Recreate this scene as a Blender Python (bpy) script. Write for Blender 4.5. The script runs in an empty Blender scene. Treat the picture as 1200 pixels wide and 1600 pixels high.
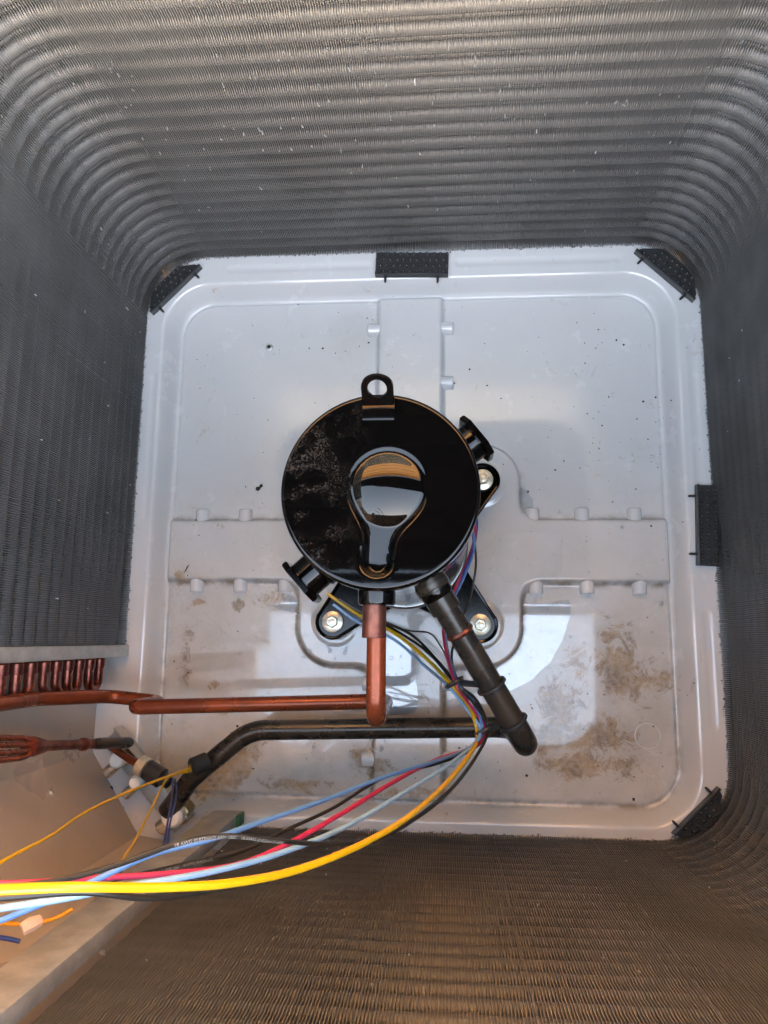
import bpy, bmesh, math, random
import numpy as np
from mathutils import Vector, Matrix, Euler
R_ = math.radians
rnd = random.Random(7)
scene = bpy.context.scene
COL = scene.collection

# ------------------------------------------------------------------ camera
CAM = Vector((.0452, -.1371, .9974)); ROT = Euler((.1668, .0816, .0112), 'XYZ')
cd = bpy.data.cameras.new('camera'); cam = bpy.data.objects.new('camera', cd); COL.objects.link(cam)
cam.location = CAM; cam.rotation_euler = ROT
cd.sensor_fit = 'VERTICAL'; cd.sensor_height = 36; cd.sensor_width = 27
cd.lens = 36 * 1180 / 1600; cd.clip_start = .01; cd.clip_end = 100
scene.camera = cam
# ------------------------------------------------------------------ sky, sun, exposure
SUN_EL, SUN_AZ = 19, 175         # low sun behind the photographer: it lights the house wall, not the inside of the unit
w = bpy.data.worlds.new('World'); scene.world = w; w.use_nodes = True
nt = w.node_tree; bg = nt.nodes['Background']
sk = nt.nodes.new('ShaderNodeTexSky'); sk.sky_type = 'NISHITA'; sk.sun_disc = False
sk.sun_elevation = R_(SUN_EL); sk.sun_rotation = R_(SUN_AZ); sk.dust_density = 1.2; sk.air_density = .9; sk.ozone_density = .0
nt.links.new(sk.outputs[0], bg.inputs[0]); bg.inputs[1].default_value = .15
sd = bpy.data.lights.new('sun', 'SUN'); sd.energy = .62; sd.angle = R_(1); sd.color = (1, .90, .78)
so = bpy.data.objects.new('sun', sd); COL.objects.link(so)
dv = Vector((math.sin(R_(SUN_AZ)) * math.cos(R_(SUN_EL)), math.cos(R_(SUN_AZ)) * math.cos(R_(SUN_EL)), math.sin(R_(SUN_EL))))
so.rotation_euler = (-dv).to_track_quat('-Z', 'Y').to_euler(); so.location = (0, 1, 3)
vs = scene.view_settings; vs.view_transform = 'Standard'; vs.look = 'None'; vs.gamma = 1; vs.exposure = 5.02; vs.use_white_balance = True; vs.white_balance_temperature = 8700; vs.white_balance_tint = 10
scene.cycles.use_denoising = True; scene.cycles.denoising_prefilter = 'NONE'; scene.cycles.max_bounces = 5; scene.cycles.diffuse_bounces = 3; scene.cycles.glossy_bounces = 3

# ------------------------------------------------------------------ helpers
_R = ROT.to_matrix()
def at(u, v, z):
    """point of the photograph (1200 x 1600) that lies at height z"""
    d = _R @ Vector(((u - 600) / 1180, (800 - v) / 1180, -1))
    return CAM + d * ((z - CAM.z) / d.z)
def onx(u, v, x):
    d = _R @ Vector(((u - 600) / 1180, (800 - v) / 1180, -1))
    return CAM + d * ((x - CAM.x) / d.x)

def tag(o, label=None, cat=None, group=None, kind=None):
    if label: o['label'] = label
    if cat: o['category'] = cat
    if group: o['group'] = group
    if kind: o['kind'] = kind
    return o
def link(name, me, parent=None, loc=None, rot=None):
    o = bpy.data.objects.new(name, me); COL.objects.link(o)
    if parent is not None: o.parent = parent
    if loc is not None: o.location = loc
    if rot is not None: o.rotation_euler = rot
    return o
def empty(name, loc=(0, 0, 0), rz=0):
    o = bpy.data.objects.new(name, None); COL.objects.link(o); o.location = loc; o.rotation_euler.z = rz
    o.empty_display_size = .02
    return o

class MB:
    """collects shapes, then builds ONE mesh"""
    def __init__(s): s.v = []; s.f = []
    def add(s, v, f):
        n = len(s.v); s.v += [tuple(p) for p in v]; s.f += [tuple(i + n for i in q) for q in f]; return s
    def box(s, c, size, M=None, bev=0):
        bm = bmesh.new(); bmesh.ops.create_cube(bm, size=1)
        for q in bm.verts: q.co = Vector((q.co.x * size[0], q.co.y * size[1], q.co.z * size[2]))
        if bev: bmesh.ops.bevel(bm, geom=bm.edges[:], offset=bev, segments=2, affect='EDGES', profile=.5)
        return s.bm(bm, Matrix.Translation(c) @ (M.to_4x4() if M else Matrix.Identity(4)))
    def bm(s, bm, M=None):
        bm.verts.index_update()
        v = [(M @ q.co if M else q.co) for q in bm.verts]; f = [[q.index for q in p.verts] for p in bm.faces]
        bm.free(); return s.add(v, f)
    def tube(s, pts, r, n=12, cap=True):
        pts = [Vector(p) for p in pts]
        rr = r if isinstance(r, (list, tuple)) else [r] * len(pts)
        T = []
        for i in range(len(pts)):
            a = pts[max(i - 1, 0)]; b = pts[min(i + 1, len(pts) - 1)]; d = (b - a)
            T.append(d.normalized() if d.length > 1e-9 else (T[-1] if T else Vector((0, 0, 1))))
        u = T[0].orthogonal().normalized(); v = []; f = []
        for i, p in enumerate(pts):
            u = (u - T[i] * u.dot(T[i])).normalized(); w_ = T[i].cross(u)
            for k in range(n):
                a = 2 * math.pi * k / n
                v.append(p + (u * math.cos(a) + w_ * math.sin(a)) * rr[i])
        for i in range(len(pts) - 1):
            for k in range(n):
                k2 = (k + 1) % n
                f.append((i * n + k, i * n + k2, (i + 1) * n + k2, (i + 1) * n + k))
        if cap:
            f.append(tuple(range(n - 1, -1, -1))); f.append(tuple((len(pts) - 1) * n + k for k in range(n)))
        return s.add(v, f)
    def lathe(s, prof, n=48, M=None):
        """prof: (radius, z) pairs, about Z"""
        v = []; f = []
        for r, z in prof:
            for k in range(n):
                a = 2 * math.pi * k / n; p = Vector((r * math.cos(a), r * math.sin(a), z)); v.append(M @ p if M else p)
        for i in range(len(prof) - 1):
            for k in range(n):
                k2 = (k + 1) % n; f.append((i * n + k, i * n + k2, (i + 1) * n + k2, (i + 1) * n + k))
        f.append(tuple(range(n - 1, -1, -1))); f.append(tuple((len(prof) - 1) * n + k for k in range(n)))
        return s.add(v, f)
    def prism(s, outline, z0, z1, M=None, bev=0):
        bm = bmesh.new(); vs_ = [bm.verts.new((x, y, z0)) for x, y in outline]
        fc = bm.faces.new(vs_); bm.normal_update()
        if fc.normal.z > 0: fc.normal_flip()
        r = bmesh.ops.extrude_face_region(bm, geom=[fc])
        for q in r['geom']:
            if isinstance(q, bmesh.types.BMVert): q.co.z = z1
        if bev:
            es = [e for e in bm.edges if abs(e.verts[0].co.z - e.verts[1].co.z) < 1e-7]
            bmesh.ops.bevel(bm, geom=es, offset=bev, segments=2, affect='EDGES')
        return s.bm(bm, M)
    def mesh(s, name, mat, smooth=35):
        me = bpy.data.meshes.new(name); me.from_pydata(s.v, [], s.f); me.materials.append(mat)
        if smooth:
            me.shade_smooth(); me.set_sharp_from_angle(angle=R_(smooth))
        me.update(); return me
    def build(s, name, mat, parent=None, loc=None, rot=None, smooth=35):
        return link(name, s.mesh(name, mat, smooth), parent, loc, rot)

def smooth_path(pts, per=10):
    P = [Vector(p) for p in pts]; P = [P[0] * 2 - P[1]] + P + [P[-1] * 2 - P[-2]]; out = []
    for i in range(1, len(P) - 2):
        a, b, c, d = P[i - 1:i + 3]
        for k in range(per):
            t = k / per
            out.append(.5 * ((2 * b) + (c - a) * t + (2 * a - 5 * b + 4 * c - d) * t * t + (3 * b - a - 3 * c + d) * t ** 3))
    out.append(P[-2]); return out
def bend_path(pts, r, seg=8):
    """polyline with rounded corners"""
    P = [Vector(p) for p in pts]; rr = r if isinstance(r, (list, tuple)) else [r] * len(P); out = [P[0]]
    for i in range(1, len(P) - 1):
        a = (P[i - 1] - P[i]); b = (P[i + 1] - P[i]); la, lb = a.length, b.length; a.normalize(); b.normalize()
        ang = a.angle(b); t = min(rr[i] / math.tan(ang / 2), la * .49, lb * .49); rad = t * math.tan(ang / 2)
        c = P[i] + (a + b).normalized() * (rad / math.sin(ang / 2))
        p0 = P[i] + a * t; p1 = P[i] + b * t; u = (p0 - c); w_ = (p1 - c); tot = u.angle(w_)
        for k in range(seg + 1):
            x = k / seg; out.append(c + (u * math.sin((1 - x) * tot) + w_ * math.sin(x * tot)) / math.sin(tot))
    out.append(P[-1]); return out

# ------------------------------------------------------------------ materials
def mat(name, base, rough=.5, metal=0, spec=.5, coat=0, noise=None, bump=0, bscale=200, rvar=0):
    """noise = (scale, colour2, amount, detail)"""
    m = bpy.data.materials.new(name); m.use_nodes = True; N = m.node_tree.nodes; L = m.node_tree.links
    b = N['Principled BSDF']; b.inputs['Base Color'].default_value = (*base, 1); b.inputs['Roughness'].default_value = rough
    b.inputs['Metallic'].default_value = metal; b.inputs['Specular IOR Level'].default_value = spec; b.inputs['Coat Weight'].default_value = coat
    b.inputs['Coat Roughness'].default_value = .05
    tc = N.new('ShaderNodeTexCoord')
    if noise:
        n = N.new('ShaderNodeTexNoise'); n.inputs['Scale'].default_value = noise[0]; n.inputs['Detail'].default_value = noise[3] if len(noise) > 3 else 5
        n.inputs['Roughness'].default_value = .65
        r = N.new('ShaderNodeMapRange'); r.inputs['From Min'].default_value = .38; r.inputs['From Max'].default_value = .68
        r.inputs['To Max'].default_value = noise[2]
        mx = N.new('ShaderNodeMix'); mx.data_type = 'RGBA'; mx.inputs[6].default_value = (*base, 1); mx.inputs[7].default_value = (*noise[1], 1)
        L.new(tc.outputs['Object'], n.inputs['Vector']); L.new(n.outputs['Fac'], r.inputs['Value']); L.new(r.outputs[0], mx.inputs[0]); L.new(mx.outputs[2], b.inputs['Base Color'])
        if rvar:
            r2 = N.new('ShaderNodeMapRange'); r2.inputs['From Min'].default_value = .35; r2.inputs['From Max'].default_value = .7
            r2.inputs['To Min'].default_value = rough; r2.inputs['To Max'].default_value = rough + rvar
            L.new(n.outputs['Fac'], r2.inputs['Value']); L.new(r2.outputs[0], b.inputs['Roughness'])
    if bump:
        n2 = N.new('ShaderNodeTexNoise'); n2.inputs['Scale'].default_value = bscale; n2.inputs['Detail'].default_value = 4
        bp = N.new('ShaderNodeBump'); bp.inputs['Strength'].default_value = bump; bp.inputs['Distance'].default_value = .001
        L.new(tc.outputs['Object'], n2.inputs['Vector']); L.new(n2.outputs['Fac'], bp.inputs['Height']); L.new(bp.outputs[0], b.inputs['Normal'])
    return m

M = {}
M['fin'] = mat('aluminium_fin', (.26, .26, .262), .50, .6, noise=(9, (.17, .169, .167), .8, 2), rvar=.15)
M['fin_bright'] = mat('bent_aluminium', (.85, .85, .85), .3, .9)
M['tube_al'] = mat('collared_tube', (.16, .16, .162), .58, .6)
M['galv'] = mat('galvanised_steel', (.40, .42, .42), .42, .55, noise=(55, (.56, .58, .58), .9, 3), rvar=.1)
M['black_gloss'] = mat('black_enamel', (.0015, .0015, .0016), .10, spec=.35, bump=.012, bscale=90)
M['black_plastic'] = mat('black_plastic', (.022, .023, .025), .36, bump=.1, bscale=500)
M['stud'] = mat('shiny_black_plastic', (.04, .042, .045), .18)
M['rubber'] = mat('black_rubber', (.015, .015, .015), .6)
M['copper'] = mat('copper_pipe', (.27, .062, .026), .22, .5, noise=(16, (.11, .026, .014), .85, 6), rvar=.12)
M['copper_red'] = mat('brazed_copper', (.30, .09, .06), .24, .8, noise=(60, (.13, .03, .026), .9), rvar=.2)
M['copper_hot'] = mat('heat_stained_copper', (.30, .11, .075), .3, .8, noise=(60, (.10, .03, .03), .9), rvar=.2)
M['dark_pipe'] = mat('painted_steel_pipe', (.040, .036, .031), .20, .45, noise=(25, (.075, .058, .044), .7), rvar=.2, bump=.05, bscale=400)
M['bolt'] = mat('zinc_bolt', (.72, .69, .58), .3, .75, noise=(150, (.45, .40, .28), .6))
M['silver'] = mat('bright_steel', (.62, .62, .60), .22, .95)
M['cabinet'] = mat('cabinet_back', (.12, .12, .12), .7)
M['white_cap'] = mat('white_valve_cap', (.82, .82, .80), .35)
M['brass'] = mat('valve_brass', (.45, .33, .14), .35, .9, noise=(120, (.25, .2, .1), .7))
M['green'] = mat('green_paint', (.02, .16, .05), .45, noise=(120, (.03, .08, .03), .7))
M['leaf'] = mat('dry_debris', (.02, .016, .012), .8)
M['crumb'] = mat('orange_crumb', (.55, .20, .09), .7)
M['print'] = mat('white_print', (.30, .30, .28), .6)
def wire_mat(n, c, r=.32): return mat(n, c, r, noise=(120, tuple(x * .75 for x in c), .5), spec=.5)
M['w_yellow'] = wire_mat('yellow_insulation', (.56, .33, .012)); M['w_lblue'] = wire_mat('light_blue_insulation', (.20, .38, .60))
M['w_blue'] = wire_mat('blue_insulation', (.08, .21, .46)); M['w_red'] = wire_mat('red_insulation', (.44, .03, .085))
M['w_black'] = wire_mat('black_insulation', (.018, .016, .014)); M['w_navy'] = wire_mat('navy_insulation', (.03, .05, .20))
M['w_orange'] = wire_mat('orange_insulation', (.60, .22, .01))
M['tape'] = mat('pale_tape', (.55, .40, .32), .6)

def pan_material():
    m = bpy.data.materials.new('grey_enamel_pan'); m.use_nodes = True; N = m.node_tree.nodes; L = m.node_tree.links
    b = N['Principled BSDF']; tc = N.new('ShaderNodeTexCoord')
    def noise(scale, detail=6, rough=.65, dist=0):
        n = N.new('ShaderNodeTexNoise'); n.inputs['Scale'].default_value = scale; n.inputs['Detail'].default_value = detail
        n.inputs['Roughness'].default_value = rough; n.inputs['Distortion'].default_value = dist; L.new(tc.outputs['Object'], n.inputs['Vector']); return n.outputs['Fac']
    def attr(nm):
        a = N.new('ShaderNodeAttribute'); a.attribute_name = nm; return a.outputs['Fac']
    def math_(op, a, b_):
        n = N.new('ShaderNodeMath'); n.operation = op
        for i, x in enumerate((a, b_)):
            if isinstance(x, (int, float)): n.inputs[i].default_value = x
            else: L.new(x, n.inputs[i])
        return n.outputs[0]
    def rng(x, a, b_, c=0, d=1):
        n = N.new('ShaderNodeMapRange'); n.inputs['From Min'].default_value = a; n.inputs['From Max'].default_value = b_
        n.inputs['To Min'].default_value = c; n.inputs['To Max'].default_value = d; L.new(x, n.inputs['Value']); return n.outputs[0]
    def mix(f, a, b_):
        n = N.new('ShaderNodeMix'); n.data_type = 'RGBA'
        if isinstance(f, (int, float)): n.inputs[0].default_value = f
        else: L.new(f, n.inputs[0])
        for i, x in ((6, a), (7, b_)):
            if isinstance(x, tuple): n.inputs[i].default_value = (*x, 1)
            else: L.new(x, n.inputs[i])
        return n.outputs[2]
    grime = math_('MULTIPLY', attr('grime'), rng(noise(14, 7, .7), .25, .75, .25, 1))
    c = mix(grime, (.61, .625, .64), (.38, .36, .315))
    tide = rng(math_('ABSOLUTE', math_('SUBTRACT', noise(11, 5, .6, .8), .52), 0), .012, .0); tide = math_('MULTIPLY', tide, math_('MULTIPLY', attr('grime'), rng(noise(30, 3), .4, .65, 0, .55)))
    c = mix(tide, c, (.36, .31, .24))
    # brown scum: mask pulled apart by fine noise
    s = math_('ADD', attr('stain'), math_('MULTIPLY', math_('SUBTRACT', noise(30, 10, .78, 1.2), .5), 3.0))
    sf = rng(s, .30, .58)
    c = mix(math_('MULTIPLY', sf, rng(noise(160, 5, .7), .3, .7, .35, .95)), c, mix(rng(noise(35, 4), .4, .62), (.32, .205, .078), (.12, .072, .028)))
    # dark dirt lines in the folds and scattered specks
    c = mix(math_('MULTIPLY', attr('fold'), rng(noise(40, 6), .40, .62, 0, .9)), c, (.22, .18, .13))
    v = N.new('ShaderNodeTexVoronoi'); v.inputs['Scale'].default_value = 75; L.new(tc.outputs['Object'], v.inputs['Vector'])
    sp = math_('MULTIPLY', rng(v.outputs['Distance'], .10, .05), rng(noise(9, 3), .52, .60))
    sp = math_('MULTIPLY', sp, rng(noise(60, 2), .5, .6)); c = mix(math_('MULTIPLY', sp, .85), c, (.10, .09, .08))
    L.new(c, b.inputs['Base Color'])
    r = math_('ADD', rng(noise(25, 6), .3, .7, .16, .30), math_('MULTIPLY', sf, .35))
    L.new(r, b.inputs['Roughness']); b.inputs['Specular IOR Level'].default_value = .5; b.inputs['Coat Weight'].default_value = 1; b.inputs['Coat Roughness'].default_value = .05; b.inputs['Coat IOR'].default_value = 1.6
    bp = N.new('ShaderNodeBump'); bp.inputs['Strength'].default_value = .10; bp.inputs['Distance'].default_value = .0015
    L.new(math_('ADD', noise(30, 3), math_('MULTIPLY', sf, .4)), bp.inputs['Height']); L.new(bp.outputs[0], b.inputs['Normal'])
    return m
M['pan'] = pan_material()
M['panel'] = mat('beige_painted_panel', (.42, .365, .315), .26, noise=(6, (.34, .29, .245), .8), rvar=.15)
def water_material(ior=1.5):
    m = bpy.data.materials.new('standing_water'); m.use_nodes = True; N = m.node_tree.nodes; L = m.node_tree.links
    N.remove(N['Principled BSDF']); t = N.new('ShaderNodeBsdfTransparent'); g = N.new('ShaderNodeBsdfGlossy'); g.inputs['Roughness'].default_value = .02
    t.inputs[0].default_value = (1, 1, 1, 1)
    fr = N.new('ShaderNodeFresnel'); fr.inputs['IOR'].default_value = ior; mx = N.new('ShaderNodeMixShader')
    L.new(fr.outputs[0], mx.inputs[0]); L.new(t.outputs[0], mx.inputs[1]); L.new(g.outputs[0], mx.inputs[2]); L.new(mx.outputs[0], N['Material Output'].inputs[0]); return m
M['water'] = water_material(1.75); M['water_thin'] = water_material(1.3)

# ------------------------------------------------------------------ the base pan
QZ, SZ, RIM = 0.0, .011, .028
def rbox(x, y, cx, cy, hx, hy, r):
    qx = np.abs(x - cx) - (hx - r); qy = np.abs(y - cy) - (hy - r)
    return np.hypot(np.maximum(qx, 0), np.maximum(qy, 0)) + np.minimum(np.maximum(qx, qy), 0) - r
def sstep(a, b, x):
    t = np.clip((x - a) / (b - a), 0, 1); return t * t * (3 - 2 * t)
FEET = [(-.099, -.117), (.087, -.119), (.092, .066), (-.095, .066)]
def raised(x, y):
    d = np.minimum(rbox(x, y, -.004, 0, .0445, .60, .001), rbox(x, y, 0, -.022, .60, .041, .001))
    h = rbox(x, y, -.004, -.026, .146, .146, .05)
    k = .03; t = np.clip(.5 + .5 * (h - d) / k, 0, 1)
    return h * (1 - t) + d * t - k * t * (1 - t)
def pan_h(x, y):
    d = rbox(x, y, 0, -.002, .331, .336, .05)
    z = QZ + (SZ - QZ) * (1 - sstep(-.0035, .0035, raised(x, y)))
    # shallow wells round the feet
    for fx, fy in FEET: z = z + .0015 * (1 - sstep(.026, .032, np.hypot(x - fx, y - fy)))
    inner = 1 - sstep(-.004, .004, d)
    z = z * inner
    z = z + RIM * sstep(.001, .019, d) - .004 * (sstep(-.006, .0, d) - sstep(.0, .010, d))
    # pressed ribs on the far and left rim
    for (cx, cy, hx, hy) in ((-.16, .372, .10, .004), (.17, .372, .11, .004), (.366, .15, .004, .10), (.366, -.17, .004, .07), (-.357, .12, .003, .1)):
        z = z - .0009 * (1 - sstep(-.003, .004, rbox(x, y, cx, cy, hx, hy, .0039)))
    return z
n = 501; g = np.linspace(-.44, .44, n); X, Y = np.meshgrid(g, g); Z = pan_h(X, Y)
idx = np.arange(n * n).reshape(n, n)
F = np.stack([idx[:-1, :-1], idx[:-1, 1:], idx[1:, 1:], idx[1:, :-1]], -1).reshape(-1, 4)
me = bpy.data.meshes.new('base_pan'); me.from_pydata(np.stack([X, Y, Z], -1).reshape(-1, 3).tolist(), [], F.tolist())
me.materials.append(M['pan']); me.shade_smooth()
def blob(px, py, rx, ry, a=1.0, ang=0):
    c = at(px, py, 0); dx, dy = X - c.x, Y - c.y; ca, sa = math.cos(ang), math.sin(ang)
    return a * np.exp(-(((dx * ca + dy * sa) / rx) ** 2 + ((-dx * sa + dy * ca) / ry) ** 2))
st = np.zeros_like(X)
for a in ((965, 1035, .034, .040, .85), (985, 1065, .045, .026, .8), (1025, 1068, .030, .018, .8), (955, 995, .03, .022, .6), (870, 1110, .030, .042, .85), (860, 1150, .028, .026, .85), (920, 1150, .055, .026, .8), (900, 1195, .045, .020, .85), (970, 1195, .035, .014, .6), (905, 1035, .022, .03, .6), (880, 1090, .03, .03, .6),
          (360, 1205, .045, .022, 1.0, .6), (320, 1225, .03, .022, 1.0), (450, 1225, .06, .01, .7), (640, 1235, .08, .008, .6), (290, 1000, .012, .05, .45), (430, 935, .04, .015, .5), (560, 1190, .015, .03, .6), (690, 935, .03, .012, .4), (285, 905, .006, .01), (352, 1107, .012, .010), (365, 1100, .012, .008), (375, 945, .01, .008, .9), (310, 940, .01, .006, .8), (600, 1195, .02, .012, .6), (335, 1068, .01, .008, .8), (580, 1210, .01, .02, .6), (660, 1080, .012, .02, .5)):
    st = np.maximum(st, blob(*a))
gr = np.clip(.18 + .75 * sstep(.12, -.22, Y) - .0 * X, 0, 1)
gr = gr * (1 - sstep(-.004, .006, rbox(X, Y, 0, -.002, .331, .336, .05)) * .8)
gr = np.maximum(gr, .5 * blob(560, 520, .05, .05))
fo = np.exp(-((raised(X, Y) - .002) / .005) ** 2) * (rbox(X, Y, 0, -.002, .331, .336, .05) < 0) * sstep(.2, -.1, Y)
fo = np.maximum(fo, .9 * np.exp(-((rbox(X, Y, 0, -.002, .331, .336, .05)) / .004) ** 2) * sstep(.0, -.3, Y))
for nm, A in (('stain', st), ('grime', gr), ('fold', fo)):
    at_ = me.attributes.new(nm, 'FLOAT', 'POINT'); at_.data.foreach_set('value', A.reshape(-1).astype(np.float32))
pan = link('base_pan', me); tag(pan, 'pale grey pressed steel base pan with brown stains and raised cross', None, kind='structure')

# half-round pressed bumps along the raised strips
mb = MB(); N_ = 10; L0 = .018; r0 = .0095
v = []; f = []
for k in range(N_ + 1):
    a = math.pi * k / N_; v += [(r0 * math.cos(a), -.012, r0 * 1.05 * math.sin(a) - .0005), (r0 * math.cos(a), L0 - .0015, r0 * 1.05 * math.sin(a) - .0005), (r0 * .9 * math.cos(a), L0, r0 * .92 * math.sin(a) - .0005)]
for k in range(N_):
    i = k * 3; f += [(i, i + 1, i + 4, i + 3), (i + 1, i + 2, i + 5, i + 4)]
f.append(tuple(range(2, 3 * N_ + 3, 3)))
bump_me = mb.add(v, f).mesh('bump', M['pan'])
def bump_at(px, py, rz): 
    p = at(px, py, .004); return p, rz
for (px, py) in ((316, 803), (383, 803), (832, 812), (910, 812), (992, 812)):
    p = at(px, py, .004); link('bump', bump_me, pan, (p.x, .016, 0), (0, 0, 0))
for (px, py) in ((307, 905), (375, 908), (445, 905), (838, 925), (918, 925), (1000, 925)):
    p = at(px, py, .004); link('bump', bump_me, pan, (p.x, -.060, 0), (0, 0, math.pi))
for (py) in (515, 1068, 1187):
    p = at(580, py, .004); link('bump', bump_me, pan, (-.0455, p.y, 0), (0, 0, math.pi / 2))
for (py) in (512, 597, 1068, 1187):
    p = at(695, py, .004); link('bump', bump_me, pan, (.0375, p.y, 0), (0, 0, -math.pi / 2))
# pressed ring marks and the small drain screw
for (px, py, z, r) in ((349, 839, SZ, .0095), (591, 1163, SZ, .0095), (1012, 1150, 0, .0155)):
    p = at(px, py, z)
    MB().tube([(r * math.cos(a), r * math.sin(a), 0) for a in np.linspace(0, 2 * math.pi, 33)], .0006, 6, False).build('ring_mark', M['pan'], pan, (p.x, p.y, z))
p = at(421, 543, 0)
sc = MB().lathe([(.0052, -.001), (.0052, .0008), (.0040, .0016)], 20).build('drain_screw', M['galv'], pan, (p.x, p.y, 0))
MB().lathe([(.0024, .0015), (.0024, .0026), (.0016, .0028)], 12).build('screw_pin', M['leaf'], sc)

# ------------------------------------------------------------------ standing water
def puddle(label, pts, z, name='puddle', wob=.0012, m='water'):
    P = [at(u, v_, z) for u, v_ in pts]; P = smooth_path(P + [P[0]], 6)[:-1]
    out = [(q.x + rnd.uniform(-wob, wob), q.y + rnd.uniform(-wob, wob)) for q in P]
    o = MB().prism(out, z - .0002, z + .0008, bev=.0004).build(name, M[m]); tag(o, label, None, kind='structure'); return o
puddle('standing water cut to a crescent of mirrored sky below the right foot bolt', [(800, 938), (850, 944), (890, 938), (884, 985), (862, 1030), (830, 1062), (790, 1084), (768, 1088), (770, 1060), (785, 1030), (800, 1000), (802, 965)], .0012)  # outline follows the bright sky reflection, not the water's own edge
puddle('standing water cut to a rectangle of mirrored sky under the copper discharge pipe', [(606, 990), (645, 1005), (650, 1065), (648, 1112), (596, 1112), (596, 1060)], SZ + .0008)  # a second sky glint on the wet pan, given shape as a water patch
puddle('pool of standing water right of the compressor base', [(782, 832), (868, 830), (878, 860), (870, 905), (800, 912), (775, 890)], SZ + .0008, m='water_thin')
puddle('small pale puddle beside the upper right foot bolt', [(795, 768), (815, 762), (833, 785), (825, 803), (798, 798)], .0012)
puddle('thin water splash below the left compressor port', [(418, 948), (440, 942), (452, 928), (468, 945), (478, 968), (478, 980), (462, 960), (440, 952)], .0012)

# ------------------------------------------------------------------ the condenser coil
XL, XR, YB, YT, CR = -.372, .380, -.369, .390, .090
CZ0, CZ1 = .030, .800
def coil_path(step, d):
    """points (x, y, nx, ny) along the coil at depth d outside its inner face"""
    S = []
    segs = [('l', (XL, -.150), (XL, YT - CR), (-1, 0)), ('a', (XL + CR, YT - CR), 180, 90), ('l', (XL + CR, YT), (XR - CR, YT), (0, 1)), ('a', (XR - CR, YT - CR), 90, 0),
            ('l', (XR, YT - CR), (XR, YB + CR), (1, 0)), ('a', (XR - CR, YB + CR), 0, -90), ('l', (XR - CR, YB), (-.205, YB), (0, -1))]
    for s in segs:
        if s[0] == 'l':
            a, b = Vector(s[1]), Vector(s[2]); k = max(1, round((b - a).length / step))
            for i in range(k):
                p = a.lerp(b, i / k); S.append((p.x, p.y, s[3][0], s[3][1]))
        else:
            k = max(6, round(CR * math.pi / 2 / step))
            for i in range(k):
                a = R_(s[2] + (s[3] - s[2]) * i / k); S.append((s[1][0] + CR * math.cos(a), s[1][1] + CR * math.sin(a), math.cos(a), math.sin(a)))
    S.append((-.205, YB, 0, -1))
    return [(x + nx * d, y + ny * d, nx, ny) for x, y, nx, ny in S]
coil = empty('condenser_coil', (0, 0, CZ0)); tag(coil, 'grey aluminium finned condenser coil wrapped round all sides of the pan', 'condenser coil')
coil.location = (0, 0, 0)
TP = .0222; TZ0 = .0533
fins = MB(); V = []; Fq = []; rn = np.random.RandomState(3)
zs = []
z = TZ0 - TP
while z < CZ1 + TP:
    zs += [z - TP * .25, z, z + TP * .25, z + TP * .5]; z += TP
zs = [z for z in zs if CZ0 < z < CZ1]; zs = [CZ0] + zs + [CZ1]; nz = len(zs)
path = coil_path(.0023, 0); FT = .00030
dent_lines = {}
cum = 0
for i, (x, y, nx, ny) in enumerate(path):
    tx, ty = -ny, nx
    dd = rn.uniform(-.0002, .0002); lean = rn.normal(0, .00012)
    base = len(V)
    for j, zz in enumerate(zs):
        # the edge stands a little proud at each tube collar
        ph = (zz - TZ0) / TP; e = dd - .0009 * (.5 + .5 * math.cos(2 * math.pi * ph))
        l = lean + rn.normal(0, .00006)
        for t_, d_ in ((-FT, .022), (-FT, e), (FT, e), (FT, .022)):
            V.append((x + nx * d_ + tx * (t_ + l), y + ny * d_ + ty * (t_ + l), zz))
    for j in range(nz - 1):
        a = base + j * 4; b = a + 4
        Fq += [(a, a + 1, b + 1, b), (a + 1, a + 2, b + 2, b + 1), (a + 2, a + 3, b + 3, b + 2)]
    a = base + (nz - 1) * 4; Fq.append((a, a + 1, a + 2, a + 3))
me = bpy.data.meshes.new('fins'); me.from_pydata(V, [], Fq); me.materials.append(M['fin']); me.update()
tag(link('fins', me, coil), kind='stuff')
# horizontal tubes with fin collars (share one mesh)
tp = coil_path(.03, .0086); tb = MB().tube([(x, y, 0) for x, y, _, _ in tp], .0078, 12).mesh('tube', M['tube_al'], 60)
k = 0
while TZ0 + k * TP < CZ1 - .005:
    link('tube', tb, coil, (0, 0, TZ0 + k * TP)); k += 1
tb2 = MB().tube([(x, y, 0) for x, y, _, _ in coil_path(.03, .0075)], .0032, 8).mesh('tube', M['tube_al'], 60)
for q in range(k): link('tube', tb2, coil, (0, 0, TZ0 + (q + .5) * TP))
# bent fins: long vertical creases where the coil was folded, and small nicks
cr = MB()
def crease(x, y, nx, ny, z0, z1, w_=.0006, d=.0013):
    tx, ty = -ny, nx; k = 8
    for i in range(k):
        za, zb = z0 + (z1 - z0) * i / k, z0 + (z1 - z0) * (i + rnd.uniform(.6, 1)) / k; o = rnd.uniform(-.0004, .0004)
        c = Vector((x - nx * d + tx * o, y - ny * d + ty * o, (za + zb) / 2))
        cr.box(c, (w_ if abs(nx) < .5 else .0010, .0010 if abs(nx) < .5 else w_, zb - za))
for (x, y, nx, ny) in ((XL + CR, YT, 0, 1), (XL, YT - CR, -1, 0), (XR - CR, YT, 0, 1), (XR - CR + .004, YT, 0, 1), (XR, YT - CR, 1, 0), (XL, YT - CR - .004, -1, 0),
                       (XL, .175, -1, 0), (XL, .17, -1, 0), (XR, YB + CR, 1, 0), (XR - CR, YB, 0, -1), (.215, YB, 0, -1), (.10, YB, 0, -1)):
    crease(x, y, nx, ny, CZ0 + .003, CZ1 - .01, .00045)
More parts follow.
